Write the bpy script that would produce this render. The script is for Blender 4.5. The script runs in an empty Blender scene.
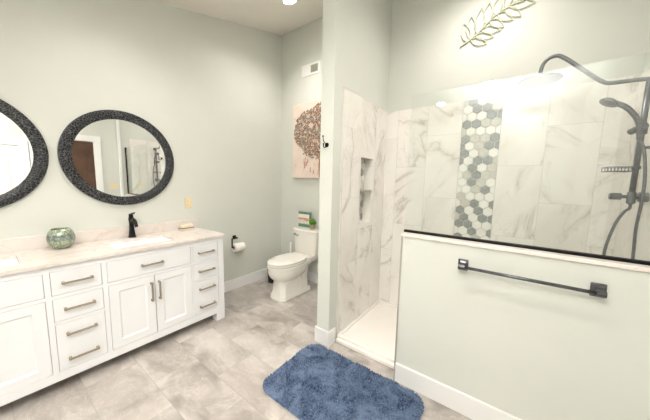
import bpy, bmesh, math, random
from mathutils import Vector, Matrix, noise as mn
random.seed(7)
S = bpy.context.scene
COL = S.collection

# ------------------------------------------------------------------ camera, light, exposure
def ceil_z(y):
    return 3.474 + .257 * (y - 1.02)

cam_d = bpy.data.cameras.new('camera')
cam = bpy.data.objects.new('camera', cam_d); COL.objects.link(cam)
cam_d.sensor_width = 36; cam_d.lens = 252.98 / 650 * 36
cam_d.clip_start = .02
FW = Vector((-0.59030657, 0.79909559, -0.11394903)); UP = Vector((-0.08491137, 0.07891063, 0.99325886)); RT = Vector((0.80270057, 0.59600281, 0.02127084))
cam.matrix_world = Matrix(((RT.x, UP.x, -FW.x, 2.8279), (RT.y, UP.y, -FW.y, -1.685), (RT.z, UP.z, -FW.z, 1.4323), (0, 0, 0, 1)))
S.camera = cam

w = bpy.data.worlds.new('world'); S.world = w; w.use_nodes = True
w.node_tree.nodes['Background'].inputs[0].default_value = (.8, .9, 1, 1)
w.node_tree.nodes['Background'].inputs[1].default_value = .3

def lamp(name, kind, loc, power, color=(1, 1, 1), aim=None, **kw):
    l = bpy.data.lights.new(name, kind); l.energy = power; l.color = color
    for k, v in kw.items(): setattr(l, k, v)
    o = bpy.data.objects.new(name, l); COL.objects.link(o); o.location = loc
    if aim: o.rotation_euler = (Vector(aim) - Vector(loc)).to_track_quat('-Z', 'Y').to_euler()
    return o
# flash bounced off the ceiling behind the camera
lamp('bounce_flash', 'SPOT', (2.72, -2.06, 1.84), 285, (.92, .955, 1), (2.76, -2.08, 2.68), spot_size=math.radians(115), spot_blend=1., shadow_soft_size=.06)
S.view_settings.view_transform = 'Standard'; S.view_settings.look = 'None'
S.view_settings.gamma = 1; S.view_settings.use_curve_mapping = False
S.view_settings.exposure = 0.5

# ------------------------------------------------------------------ helpers
def lin(r, g, b):
    f = lambda c: (c / 255) / 12.92 if c / 255 <= .04045 else ((c / 255 + .055) / 1.055) ** 2.4
    return (f(r), f(g), f(b), 1)

class NT:
    def __init__(s, name):
        s.m = bpy.data.materials.new(name); s.m.use_nodes = True
        s.t = s.m.node_tree; s.b = s.t.nodes['Principled BSDF']
    def n(s, typ, props=None, **ins):
        k = s.t.nodes.new(typ)
        for a, v in (props or {}).items(): setattr(k, a, v)
        for a, v in ins.items():
            a = int(a[1:]) if a[0] == '_' else a.replace('__', ' ')
            s.put(k.inputs[a], v)
        return k
    def put(s, sock, v):
        if isinstance(v, bpy.types.NodeSocket): s.t.links.new(v, sock)
        else: sock.default_value = v
    def math(s, op, a, b=0., c=0., clamp=False):
        return s.n('ShaderNodeMath', {'operation': op, 'use_clamp': clamp}, _0=a, _1=b, _2=c).outputs[0]
    def mix(s, f, a, b):
        k = s.n('ShaderNodeMix', {'data_type': 'RGBA'}); s.put(k.inputs[0], f); s.put(k.inputs[6], a); s.put(k.inputs[7], b)
        return k.outputs[2]
    def ramp(s, v, a, b, x=0., y=1.):
        k = s.n('ShaderNodeMapRange', {'interpolation_type': 'SMOOTHSTEP'}, Value=v); 
        for i, q in zip((1, 2, 3, 4), (a, b, x, y)): k.inputs[i].default_value = q
        return k.outputs[0]
    def noise(s, vec, scale, detail=4., rough=.55, dist=0.):
        return s.n('ShaderNodeTexNoise', None, Vector=vec, Scale=scale, Detail=detail, Roughness=rough, Distortion=dist).outputs[0]
    def obj(s): return s.n('ShaderNodeTexCoord').outputs['Object']
    def base(s, c, rough=.5, metal=0., spec=.5, **k):
        s.put(s.b.inputs['Base Color'], c); s.put(s.b.inputs['Roughness'], rough); s.put(s.b.inputs['Metallic'], metal); s.put(s.b.inputs['Specular IOR Level'], spec)
        for a, v in k.items(): s.put(s.b.inputs[a.replace('__', ' ')], v)
    def bump(s, h, strength, dist=.01):
        k = s.n('ShaderNodeBump', None, Strength=strength, Distance=dist, Height=h); s.t.links.new(k.outputs[0], s.b.inputs['Normal'])

def plain(name, rgb, rough=.5, metal=0., spec=.5, var=.04, scale=12, bump=0., bscale=80, **k):
    t = NT(name); c = lin(*rgb); o = t.obj()
    f = t.ramp(t.noise(o, scale), .3, .7)
    t.base(t.mix(f, tuple(q * (1 - var) for q in c[:3]) + (1,), tuple(min(1, q * (1 + var)) for q in c[:3]) + (1,)), rough, metal, spec, **k)
    if bump: t.bump(t.noise(o, bscale), bump, .002)
    return t.m

def tile_nodes(t, axes, u0, v0, lu, lv, grout):
    """running bond cells: u along the long side, v across; returns grout mask, random colour socket"""
    sp = t.n('ShaderNodeSeparateXYZ', None, Vector=t.obj())
    U = sp.outputs[axes[0]]; V = sp.outputs[axes[1]]
    v = t.math('DIVIDE', t.math('SUBTRACT', V, v0), lv)
    row = t.math('FLOOR', v)
    par = t.math('MULTIPLY', t.math('FRACT', t.math('MULTIPLY', row, .5)), 1.0)     # 0 or .5
    u = t.math('ADD', t.math('DIVIDE', t.math('SUBTRACT', U, u0), lu), par)
    fu = t.math('FRACT', u); fv = t.math('FRACT', v)
    du = t.math('MULTIPLY', t.math('MINIMUM', fu, t.math('SUBTRACT', 1., fu)), lu)
    dv = t.math('MULTIPLY', t.math('MINIMUM', fv, t.math('SUBTRACT', 1., fv)), lv)
    d = t.math('MINIMUM', du, dv)
    g = t.ramp(d, grout * .6, grout * 1.4, 1., 0.)
    idv = t.n('ShaderNodeCombineXYZ', None, X=row, Y=t.math('FLOOR', u))
    rnd = t.n('ShaderNodeTexWhiteNoise', {'noise_dimensions': '3D'}, Vector=idv.outputs[0])
    return g, rnd, t.obj()

def marble(name, axes, u0, v0, lu=.61, lv=.305):
    t = NT(name); g, rnd, o = tile_nodes(t, axes, u0, v0, lu, lv, .0016)
    sp = t.n('ShaderNodeSeparateXYZ', None, Vector=o)
    flip = t.math('SUBTRACT', t.math('MULTIPLY', t.math('GREATER_THAN', rnd.outputs[0], .35), 2.), 1.)
    H = t.math('MULTIPLY', sp.outputs[axes[1]], flip); Z = sp.outputs[axes[0]]
    ca, sa = math.cos(1.1), math.sin(1.1)
    al = t.math('ADD', t.math('MULTIPLY', H, ca * .5), t.math('MULTIPLY', Z, sa * .5))
    ac = t.math('SUBTRACT', t.math('MULTIPLY', Z, ca), t.math('MULTIPLY', H, sa))
    base = t.n('ShaderNodeCombineXYZ', None, X=al, Y=ac, Z=0.).outputs[0]
    off = t.n('ShaderNodeVectorMath', {'operation': 'SCALE'}, Vector=rnd.outputs[1], Scale=9.)
    p = t.n('ShaderNodeVectorMath', {'operation': 'ADD'}, _0=base, _1=off.outputs[0]).outputs[0]
    n1 = t.noise(p, 1.6, 5, .55, 1.3)
    d1 = t.math('ABSOLUTE', t.math('SUBTRACT', n1, .5))
    v1 = t.ramp(d1, .0, .05, 1., 0.)
    v3 = t.ramp(d1, .0, .010, 1., 0.)
    v2 = t.ramp(t.math('ABSOLUTE', t.math('SUBTRACT', t.noise(p, 4.5, 5, .55, 1.1), .46)), .0, .016, 1., 0.)
    cl = t.ramp(t.noise(p, 2.6, 4), .42, .72)
    gate = t.ramp(t.noise(p, 3.2, 2), .36, .58)
    c = t.mix(t.math('MULTIPLY', cl, .6), lin(241, 238, 232), lin(224, 219, 210))
    c = t.mix(t.math('MULTIPLY', v1, t.math('MULTIPLY', gate, .42)), c, lin(193, 186, 174))
    c = t.mix(t.math('MULTIPLY', v3, t.math('MULTIPLY', gate, .4)), c, lin(170, 156, 136))
    c = t.mix(t.math('MULTIPLY', v2, t.math('MULTIPLY', gate, .2)), c, lin(178, 164, 146))
    c = t.mix(g, c, lin(205, 203, 196))
    t.base(c, t.math('ADD', t.math('MULTIPLY', g, .5), .16))
    return t.m

def floor_mat():
    t = NT('floor_tile'); g, rnd, o = tile_nodes(t, (0, 1), .91, -.47, .605, .3033, .0019)
    off = t.n('ShaderNodeVectorMath', {'operation': 'SCALE'}, Vector=rnd.outputs[1], Scale=11.)
    p = t.n('ShaderNodeVectorMath', {'operation': 'ADD'}, _0=o, _1=off.outputs[0]).outputs[0]
    mp = t.n('ShaderNodeMapping', None, Vector=p, Rotation=(0, 0, .5), Scale=(1., 1.5, 1.)).outputs[0]
    a = t.ramp(t.noise(mp, 2.1, 6, .6, .6), .36, .68)
    b = t.ramp(t.noise(mp, 5.5, 6, .7, 1.6), .42, .66)
    d = t.ramp(t.noise(mp, 3.1, 3, .5, .5), .52, .74)
    v = t.ramp(t.math('ABSOLUTE', t.math('SUBTRACT', t.noise(mp, 4.2, 8, .62, 1.8), .5)), 0., .02, 1., 0.)
    c = t.mix(a, lin(162, 155, 148), lin(205, 199, 193))
    c = t.mix(t.math('MULTIPLY', b, .5), c, lin(184, 178, 172))
    c = t.mix(t.math('MULTIPLY', d, .75), c, lin(130, 123, 115))
    c = t.mix(t.math('MULTIPLY', v, t.math('MULTIPLY', d, .7)), c, lin(104, 98, 92))
    c = t.mix(t.math('MULTIPLY', v, .22), c, lin(236, 231, 224))
    sp = t.math('MULTIPLY', t.math('SUBTRACT', rnd.outputs[0], .5), .16)
    c = t.mix(t.ramp(sp, -.08, .08, 0., .22), c, lin(180, 170, 158))
    c = t.mix(t.math('MULTIPLY', g, .75), c, lin(158, 153, 147))
    t.base(c, .34, 0, .45)
    t.bump(t.math('SUBTRACT', 1., g), .25, .002)
    return t.m

M = {}
M['paint'] = plain('sage_paint', (214.5, 217, 209), .62, 0, .3, .012, 3, .05, 160)
M['ceil'] = plain('ceiling_paint', (236, 231, 222), .8, 0, .2, .012, 3)
M['white'] = plain('white_trim_paint', (238, 238, 236), .35, 0, .5, .012, 6)
M['cab'] = plain('white_cabinet_paint', (238, 239, 241), .38, 0, .45, .01, 6)
M['dark_gap'] = plain('cabinet_shadow_line', (120, 112, 102), .8)
M['porc'] = plain('white_porcelain', (240, 237, 229), .12, 0, .6, .01, 6)
M['acryl'] = plain('white_acrylic', (241, 237, 230), .25, 0, .5, .01, 6)
M['nickel'] = plain('brushed_nickel', (160, 148, 128), .38, .5, .5, .06, 60)
M['black'] = plain('matte_black_metal', (34, 34, 35), .38, .6, .5, .1, 40)
M['gunmetal'] = plain('gunmetal', (128, 130, 134), .34, .4, .5, .1, 40)
M['pewter'] = plain('dark_pewter', (92, 93, 96), .25, .6, .5, .25, 45, .15, 90)
M['chrome'] = plain('chrome', (210, 210, 212), .08, 1., .5, .02, 20)
M['hook'] = plain('dark_chrome', (50, 50, 54), .12, 1., .5, .1, 20)
M['paper'] = plain('toilet_paper', (242, 239, 232), .9, 0, .2, .02, 80, .2, 300)
M['card'] = plain('cardboard_core', (168, 142, 110), .9)
M['cream_pl'] = plain('cream_plastic', (232, 216, 178), .4)
M['slot'] = plain('dark_slot', (60, 50, 40), .7)
M['rubber'] = plain('black_rubber', (26, 26, 27), .6)
M['floor'] = floor_mat()
M['tile_side'] = marble('marble_tile_side', (2, 1), .675, .14)
M['tile_l'] = marble('marble_tile_back_left', (2, 0), .375, 2.396)
M['tile_r'] = marble('marble_tile_back_right', (2, 0), .375, 2.698)
M['tile_right'] = marble('marble_tile_right', (2, 1), .68, .125)
M['hex_white'] = plain('hex_tile_white', (240, 239, 233), .14, 0, .6, .03, 9)
M['hex_beige'] = plain('hex_tile_light_grey', (201, 199, 190), .3, 0, .5, .09, 45)
M['hex_grey'] = plain('hex_tile_dark_grey', (146, 150, 149), .3, 0, .5, .16, 60)
M['grout'] = plain('grout', (214, 210, 200), .85)
M['wood_brown'] = plain('stained_door_wood', (84, 60, 46), .4, 0, .5, .25, 5)
M['sage_metal'] = plain('sage_painted_metal', (196, 199, 172), .5, .0, .5, .12, 30)
M['vent_dark'] = plain('vent_dark', (120, 120, 112), .7)
M['canvas'] = plain('canvas_blush', (233, 216, 203), .85, 0, .2, .06, 7, .15, 400)
for nm, c in (('rust', (168, 112, 84)), ('brownish', (158, 132, 110)), ('dusty', (156, 156, 150)), ('tan', (200, 170, 138)), ('plum', (132, 98, 88)), ('cream', (224, 208, 188)), ('wash', (206, 158, 148))):
    M['p_' + nm] = plain('paint_' + nm, c, .8, 0, .2, .12, 60)

def quartz():
    t = NT('quartz_counter'); o = t.obj()
    v = t.ramp(t.math('ABSOLUTE', t.math('SUBTRACT', t.noise(o, 3.2, 6, .55, 1.2), .5)), 0, .03, 1., 0.)
    c = t.mix(t.ramp(t.noise(o, 2.2, 4), .35, .7), lin(228, 221, 215), lin(222, 212, 203))
    c = t.mix(t.math('MULTIPLY', v, .35), c, lin(200, 184, 170))
    t.base(c, .14, 0, .5); return t.m
M['quartz'] = quartz()
def cap_m():
    t = NT('cap_stone'); o = t.obj()
    t.base(t.mix(t.ramp(t.noise(o, 6, 5, .6, 1.), .35, .65), lin(232, 220, 212), lin(240, 234, 228)), .2); return t.m
M['cap'] = cap_m()

def mirror_m():
    t = NT('mirror_silver'); t.base((.93, .94, .93, 1), .0, 1.); return t.m
M['mirror'] = mirror_m()
def frame_m():
    t = NT('hammered_black_frame'); o = t.obj()
    wob = t.n('ShaderNodeVectorMath', {'operation': 'ADD'}, _0=o, _1=t.n('ShaderNodeVectorMath', {'operation': 'SCALE'}, Vector=t.n('ShaderNodeTexNoise', None, Vector=o, Scale=40.).outputs[1], Scale=.02).outputs[0]).outputs[0]
    v = t.n('ShaderNodeTexVoronoi', {'feature': 'DISTANCE_TO_EDGE'}, Vector=wob, Scale=62.)
    vc = t.n('ShaderNodeTexVoronoi', {'feature': 'F1'}, Vector=wob, Scale=62.)
    e = t.ramp(v.outputs['Distance'], .0, .10)
    c = t.mix(e, lin(122, 124, 128), lin(24, 25, 28))  # pale cell lines: glints on the hammered metal put into the colour
    t.base(c, .3, .35, .6)
    k = t.n('ShaderNodeVectorMath', {'operation': 'DOT_PRODUCT'}, _0=vc.outputs['Color'], _1=(.5, .5, .3))
    t.bump(t.math('ADD', t.math('MULTIPLY', e, -.6), k.outputs['Value']), .7, .006); return t.m
M['frame'] = frame_m()
def glass_m(name, tint=(1, 1, 1, 1), rough=0.):
    t = NT(name); t.base(tint, rough, 0, .5, Transmission__Weight=1., IOR=1.45); return t.m
def pane_m():
    # clear toughened glass: straight-through transmission with a fresnel reflection
    t = NT('shower_glass'); out = t.t.nodes['Material Output']
    tr = t.n('ShaderNodeBsdfTransparent', None, Color=(.955, .972, .962, 1))
    gl = t.n('ShaderNodeBsdfGlossy', None, Roughness=.0, Color=(1, 1, 1, 1))
    ior = t.math('ADD', 1.5, t.math('MULTIPLY', t.n('ShaderNodeNewGeometry').outputs['Backfacing'], 1 / 1.5 - 1.5))   # same reflectance on both faces
    fr = t.n('ShaderNodeFresnel', None, IOR=ior)
    mx = t.n('ShaderNodeMixShader', None, _0=t.math('MULTIPLY', fr.outputs[0], 1.0), _1=tr.outputs[0], _2=gl.outputs[0])
    t.t.links.new(mx.outputs[0], out.inputs[0]); return t.m
M['pane'] = pane_m()
def emis(name, c, s):
    t = NT(name); t.base((.8, .8, .8, 1), .4); t.put(t.b.inputs['Emission Color'], c); t.b.inputs['Emission Strength'].default_value = s; return t.m
M['lens'] = emis('downlight_lens', (1, .95, .86, 1), 14)

def obj(name, bm, mat, parent=None, smooth=False, auto=False):
    me = bpy.data.meshes.new(name)
    if parent:
        o0 = parent['_o'] if '_o' in parent else (0, 0, 0)
        bmesh.ops.translate(bm, verts=bm.verts, vec=-Vector(o0))
    bmesh.ops.recalc_face_normals(bm, faces=bm.faces)
    bm.to_mesh(me); bm.free()
    for m in (mat if isinstance(mat, list) else [mat]): me.materials.append(m)
    if smooth:
        for p in me.polygons: p.use_smooth = True
    if auto:
        for p in me.polygons: p.use_smooth = True
        me.set_sharp_from_angle(angle=math.radians(35))
    o = bpy.data.objects.new(name, me); COL.objects.link(o)
    if parent:
        o.parent = parent
        o['_o'] = tuple(o0)
    return o

def thing(name, label, cat, loc, group=None):
    o = bpy.data.objects.new(name, None); o.empty_display_size = .05; COL.objects.link(o); o.location = loc
    o['_o'] = tuple(loc); o['label'] = label; o['category'] = cat
    if group: o['group'] = group
    return o
def single(name, bm, mat, label, cat, group=None, smooth=False, auto=False):
    """a thing that is one mesh: origin at the middle of its base"""
    xs = [v.co.x for v in bm.verts]; ys = [v.co.y for v in bm.verts]; z = min(v.co.z for v in bm.verts)
    c = Vector(((min(xs) + max(xs)) / 2, (min(ys) + max(ys)) / 2, z))
    bmesh.ops.translate(bm, verts=bm.verts, vec=-c)
    o = obj(name, bm, mat, None, smooth, auto); o.location = c
    o['label'] = label; o['category'] = cat; o['_o'] = tuple(c)
    if group: o['group'] = group
    return o
def struct(name, bm, mat, parent=None, **k):
    o = obj(name, bm, mat, parent, **k)
    if not parent: o['kind'] = 'structure'
    return o
def dup(root, delta, label=None):
    def cp(o, par):
        c = o.copy(); COL.objects.link(c)
        if par: c.parent = par
        for ch in o.children: cp(ch, c)
        return c
    r = cp(root, None); r.location = Vector(root.location) + Vector(delta)
    if label: r['label'] = label
    return r

def BM(): return bmesh.new()
def box(bm, x0, x1, y0, y1, z0, z1, bev=0., seg=2, mi=0):
    vs = [bm.verts.new((x, y, z)) for x in (x0, x1) for y in (y0, y1) for z in (z0, z1)]
    fs = [(0, 1, 3, 2), (4, 6, 7, 5), (0, 4, 5, 1), (2, 3, 7, 6), (0, 2, 6, 4), (1, 5, 7, 3)]
    F = [bm.faces.new([vs[i] for i in f]) for f in fs]
    for f in F: f.material_index = mi
    if bev:
        es = list({e for f in F for e in f.edges})
        bmesh.ops.bevel(bm, geom=es, offset=bev, segments=seg, affect='EDGES', profile=.5)
    return vs
def wallbox(bm, x0, x1, y0, y1, z0, over=.03):
    a = box(bm, x0, x1, y0, y1, z0, 9)
    for v in a:
        if v.co.z > 5: v.co.z = ceil_z(v.co.y) + over
def loft(bm, rings, cap0=True, cap1=True, mi=0):
    R = [[bm.verts.new(p) for p in r] for r in rings]
    n = len(R[0])
    for a, b in zip(R, R[1:]):
        for i in range(n):
            f = bm.faces.new((a[i], a[(i + 1) % n], b[(i + 1) % n], b[i])); f.material_index = mi
    if cap0: bm.faces.new(R[0][::-1]).material_index = mi
    if cap1: bm.faces.new(R[-1]).material_index = mi
def frame_at(d):
    d = Vector(d).normalized(); a = Vector((0, 0, 1)) if abs(d.z) < .9 else Vector((1, 0, 0))
    u = d.cross(a).normalized(); return u, d.cross(u).normalized()
def cyl(bm, p0, p1, r0, r1=None, n=20, mi=0):
    r1 = r0 if r1 is None else r1
    p0 = Vector(p0); p1 = Vector(p1); u, v = frame_at(p1 - p0)
    loft(bm, [[p + (u * math.cos(2 * math.pi * i / n) + v * math.sin(2 * math.pi * i / n)) * r for i in range(n)] for p, r in ((p0, r0), (p1, r1))], mi=mi)
def smooth_path(pts, k=6):
    P = [Vector(p) for p in pts]; out = []
    for i in range(len(P) - 1):
        a = P[max(i - 1, 0)]; b = P[i]; c = P[i + 1]; d = P[min(i + 2, len(P) - 1)]
        for j in range(k):
            t = j / k
            out.append(.5 * ((2 * b) + (c - a) * t + (2 * a - 5 * b + 4 * c - d) * t * t + (3 * b - a - 3 * c + d) * t ** 3))
    return out + [P[-1]]
def tube(bm, pts, r, n=10, k=6, radii=None, mi=0):
    P = smooth_path(pts, k) if k else [Vector(p) for p in pts]
    u, v = frame_at(P[1] - P[0]); rings = []
    for i, p in enumerate(P):
        d = (P[min(i + 1, len(P) - 1)] - P[max(i - 1, 0)]).normalized()
        u = (u - d * u.dot(d)).normalized(); v = d.cross(u)
        rr = r if not radii else radii[0] + (radii[1] - radii[0]) * i / (len(P) - 1)
        rings.append([p + (u * math.cos(2 * math.pi * j / n) + v * math.sin(2 * math.pi * j / n)) * rr for j in range(n)])
    loft(bm, rings, mi=mi)
def lathe(bm, prof, c, n=32, cap0=True, cap1=True, mi=0):
    c = Vector(c)
    loft(bm, [[c + Vector((r * math.cos(2 * math.pi * i / n), r * math.sin(2 * math.pi * i / n), z)) for i in range(n)] for r, z in prof], cap0, cap1, mi)
def rrect(cx, cy, hx, hy, z, p=4., n=32):
    r = []
    for i in range(n):
        a = 2 * math.pi * i / n; c, s = math.cos(a), math.sin(a)
        r.append(Vector((cx + hx * math.copysign(abs(c) ** (2 / p), c), cy + hy * math.copysign(abs(s) ** (2 / p), s), z)))
    return r

# ------------------------------------------------------------------ room shell
XR, YB, YF = 3.46, 1.02, -2.75
XW0, XW1, XP = 1.521, 1.649, 2.2485
b = BM(); box(b, -.12, XR + .12, YF - .12, YB + .12, -.12, 0); struct('floor', b, M['floor'])
b = BM()
v = box(b, -.12, XR + .12, YF - .12, YB + .12, 0, 1)
for q in v: q.co.z = ceil_z(q.co.y) + (.12 if q.co.z > .5 else 0)
struct('ceiling', b, M['ceil'])
b = BM(); wallbox(b, -.12, 0, YF - .12, YB + .12, 0); struct('wall_left', b, M['paint'])
b = BM(); wallbox(b, 0, XR, YB, YB + .12, 0); struct('wall_back', b, M['paint'])
b = BM(); wallbox(b, XR, XR + .12, YF - .12, YB + .12, 0); struct('wall_right', b, M['paint'])
b = BM(); wallbox(b, 0, XR, YF - .12, YF, 0); struct('wall_front', b, M['paint'])
# wing wall between toilet and shower, with the niche hollow
NY0, NY1, NZ0, NZ1 = .45, .708, 1.018, 1.668
b = BM(); wallbox(b, XW0, 1.555, 0, YB, 0)
box(b, 1.555, XW1, 0, NY0, 0, NZ1); box(b, 1.555, XW1, NY1, YB, 0, NZ1); box(b, 1.555, XW1, NY0, NY1, 0, NZ0)
wallbox(b, 1.555, XW1, 0, YB, NZ1); struct('wall_wing', b, M['paint'])
b = BM(); box(b, XP, XR, 0, .125, 0, 1.07); struct('wall_pony', b, M['paint'])
b = BM(); box(b, XP - .008, XR, -.01, .137, 1.07, 1.09, .003); struct('trim_1', b, M['cap'])
b = BM(); box(b, XR - .03, XR, -.06, -.012, .0, 2.9, .004); struct('trim_2', b, M['white'])

b = BM(); box(b, XP - .008, XP + .003, -.004, .01, 0.0, 1.07, .001); struct('trim_4', b, plain('grey_edge_metal', (178, 174, 166), .4, .2))

# baseboards
BH, BT = .14, .015
def bboard(name, runs):
    b = BM()
    for x0, x1, y0, y1 in runs:
        box(b, x0, x1, y0, y1, 0, BH, .004)
    struct(name, b, M['white'])
bboard('baseboard_left', [(0, BT, -.28, YB)])
bboard('baseboard_back', [(BT, XW0, YB - BT, YB)])
bboard('baseboard_wing', [(XW0 - BT, XW0, -BT, YB - BT), (XW0, XW1 + BT, -BT, 0), (XW1, XW1 + BT, 0, .088)])
bboard('baseboard_pony', [(XP + .004, XR - BT, -BT, 0)])
bboard('baseboard_front', [(.6, XR - BT, YF, YF + BT)])

# shower tile
TZ0, TZ1 = .03, 2.19
b = BM()
x0, x1 = XW1, XW1 + .007
box(b, x0, x1, .125, NY0, TZ0, TZ1); box(b, x0, x1, NY1, YB, TZ0, TZ1); box(b, x0, x1, NY0, NY1, TZ0, NZ0); box(b, x0, x1, NY0, NY1, NZ1, TZ1)
ws = struct('wall_shower_left', b, M['tile_side'])
b = BM(); box(b, x1, 2.396, YB - .01, YB, TZ0, TZ1); struct('wall_shower_back', b, M['tile_l'])
b = BM(); box(b, 2.698, XR, YB - .01, YB, TZ0, TZ1); struct('wall_shower_rear', b, M['tile_r'])
b = BM(); box(b, XR - .01, XR, .137, YB - .01, TZ0, TZ1); struct('wall_shower_right', b, M['tile_right'])
b = BM(); box(b, XP - .006, XP, .0, .125, .06, 1.07); box(b, XP, XR - .01, .125, .132, TZ0, 1.07); struct('wall_pony_tile', b, M['tile_l'])
b = BM(); box(b, XW1, x1 + .001, .121, .125, TZ0, TZ1); box(b, XW1, x1 + .001, .125, YB, TZ1, TZ1 + .004)
box(b, x1, XR, YB - .011, YB, TZ1, TZ1 + .004); struct('trim_3', b, M['grout'])

def hexes(bm, axis, u0, u1, v0, v1, depth0, depth1, wdt, seed, bias=0):
    """hexagon mosaic: axis 'y' = flat on the back wall, 'x' = on a side wall; u across, v = height"""
    R = random.Random(seed); rp = wdt * .866; g = wdt * .045
    row = 0; z = v0 - rp * .3
    while z < v1 + rp:
        x = u0 - wdt * (.5 if row % 2 else 0) + wdt * .5
        while x < u1 + wdt:
            for rr in (0,):
                r = wdt / math.sqrt(3) - g
                P = []
                for k in range(6):
                    a = math.pi / 6 + k * math.pi / 3
                    P.append((min(max(x + r * math.cos(a), u0 + .001), u1 - .001), min(max(z + r * math.sin(a), v0), v1)))
                area = sum(P[i][0] * P[(i + 1) % 6][1] - P[(i + 1) % 6][0] * P[i][1] for i in range(6)) / 2
                if area < wdt * wdt * .04: continue
                t = R.random(); mi = 0 if t < .42 else (1 if t < .72 else 2)
                cx = sum(p[0] for p in P) / 6; cz = sum(p[1] for p in P) / 6
                def W(u, v, d): return (u, d, v) if axis == 'y' else (d, u, v)
                rings = []
                for s, d in ((1, depth0), (1, depth0 + (depth1 - depth0) * .7), (.93, depth1)):
                    rings.append([Vector(W(cx + (p[0] - cx) * s, cz + (p[1] - cz) * s, d)) for p in P])
                loft(bm, rings, mi=mi)
            x += wdt
        z += rp; row += 1
b = BM(); box(b, 2.396, 2.698, YB - .006, YB, TZ0, TZ1); st = struct('wall_shower_mosaic', b, M['grout'])
b = BM(); hexes(b, 'y', 2.397, 2.697, TZ0, TZ1, YB - .006, YB - .011, .0755, 5)
bmesh.ops.remove_doubles(b, verts=b.verts, dist=1e-5)
h = obj('mosaic_tiles', b, [M['hex_white'], M['hex_beige'], M['hex_grey']], st)
# niche lining, shelf, mosaic back
b = BM()
box(b, 1.555, 1.561, NY0, NY1, NZ0, NZ1)
nb = struct('wall_niche', b, M['grout'])
b = BM(); t_ = .006
box(b, 1.561, x1, NY0, NY0 + t_, NZ0, NZ1); box(b, 1.561, x1, NY1 - t_, NY1, NZ0, NZ1); box(b, 1.561, x1, NY0 + t_, NY1 - t_, NZ0, NZ0 + t_); box(b, 1.561, x1, NY0 + t_, NY1 - t_, NZ1 - t_, NZ1)
obj('niche_lining', b, M['tile_side'], nb)
b = BM(); hexes(b, 'x', NY0 + t_, NY1 - t_, NZ0 + t_, NZ1 - t_, 1.561, 1.566, .0755, 9)
obj('niche_mosaic', b, [M['hex_white'], M['hex_beige'], M['hex_grey']], nb)
b = BM(); box(b, 1.567, x1 + .004, NY0 + t_, NY1 - t_, 1.336, 1.352, .002); obj('niche_shelf', b, plain('shaded_grey_shelf', (176, 170, 158), .4), nb)  # shadow on the shelf front put into its grey colour

# doors seen in the mirrors
def door(name, y0, y1, mat, H=2.04):
    b = BM(); x = XR
    box(b, x - .022, x, y0, y1, 0.005, H)
    r = struct(name, b, mat)
    b = BM()
    for za, zb in ((.12, .9), (1.03, H - .12)):
        for ya, yb in ((y0 + .11, (y0 + y1) / 2 - .04), ((y0 + y1) / 2 + .04, y1 - .11)):
            box(b, x - .03, x - .021, ya, yb, za, zb, .004)
    obj('door_panel', b, mat, r)
    b = BM(); cyl(b, (x - .022, y0 + .07, .96), (x - .07, y0 + .07, .96), .012); lathe(b, [(.005, -.03), (.024, -.02), (.03, 0), (.024, .02), (.005, .03)], (x - .08, y0 + .07, .96), 20)
    obj('door_knob', b, M['nickel'], r, smooth=True)
    b = BM(); c = .105
    box(b, x - .028, x, y0 - c, y0, 0, H + .01, .004); box(b, x - .028, x, y1, y1 + c, 0, H + .01, .004); box(b, x - .032, x, y0 - c, y1 + c, H + .01, H + .01 + c, .004)
    obj('door_casing', b, M['white'], r)
door('door_1', -1.09, -.42, M['wood_brown'])
door('door_2', -2.12, -1.31, M['white'], 1.87)
# ------------------------------------------------------------------ shower pan, glass
sp = thing('shower_pan', 'low white acrylic shower pan with raised threshold behind the blue mat', 'shower pan', (2.5, .55, 0))
b = BM()
x0, x1, y0, y1 = XW1 + .002, XR - .002, .09, YB - .001
box(b, x0, x1, .14, y1, .0, .03); box(b, x0 + .006, x0 + .028, .14, y1 - .01, .03, .05, .005); box(b, x0 + .028, x1, y1 - .032, y1 - .01, .03, .05, .005); obj('pan_floor', b, M['acryl'], sp)
b = BM(); box(b, x0 + .013, XP - .008, y0, .165, 0, .034, .006, 3); box(b, x0 + .013, XP - .008, y0 + .022, .15, .03, .062, .008, 3); obj('threshold', b, M['acryl'], sp)
b = BM(); lathe(b, [(.045, .03), (.045, .034), (.02, .0335)], (2.55, .57, 0), 24); obj('drain', b, M['chrome'], sp)

gp = thing('shower_glass_panel', 'frameless clear glass panel standing on the half wall of the shower', 'glass panel', (2.85, .065, 1.09))
b = BM(); box(b, 2.236, XR - .012, .06, .07, 1.098, 2.008, .0012, 1); obj('pane', b, M['pane'], gp)
b = BM(); box(b, 2.236, XR - .012, .052, .058, 1.09, 1.105); box(b, 2.236, XR - .012, .072, .078, 1.09, 1.105); box(b, 2.236, XR - .012, .052, .078, 1.09, 1.097)
box(b, XR - .024, XR - .011, .052, .078, 1.105, 2.008)
obj('wall_channel', b, M['black'], gp)

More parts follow.
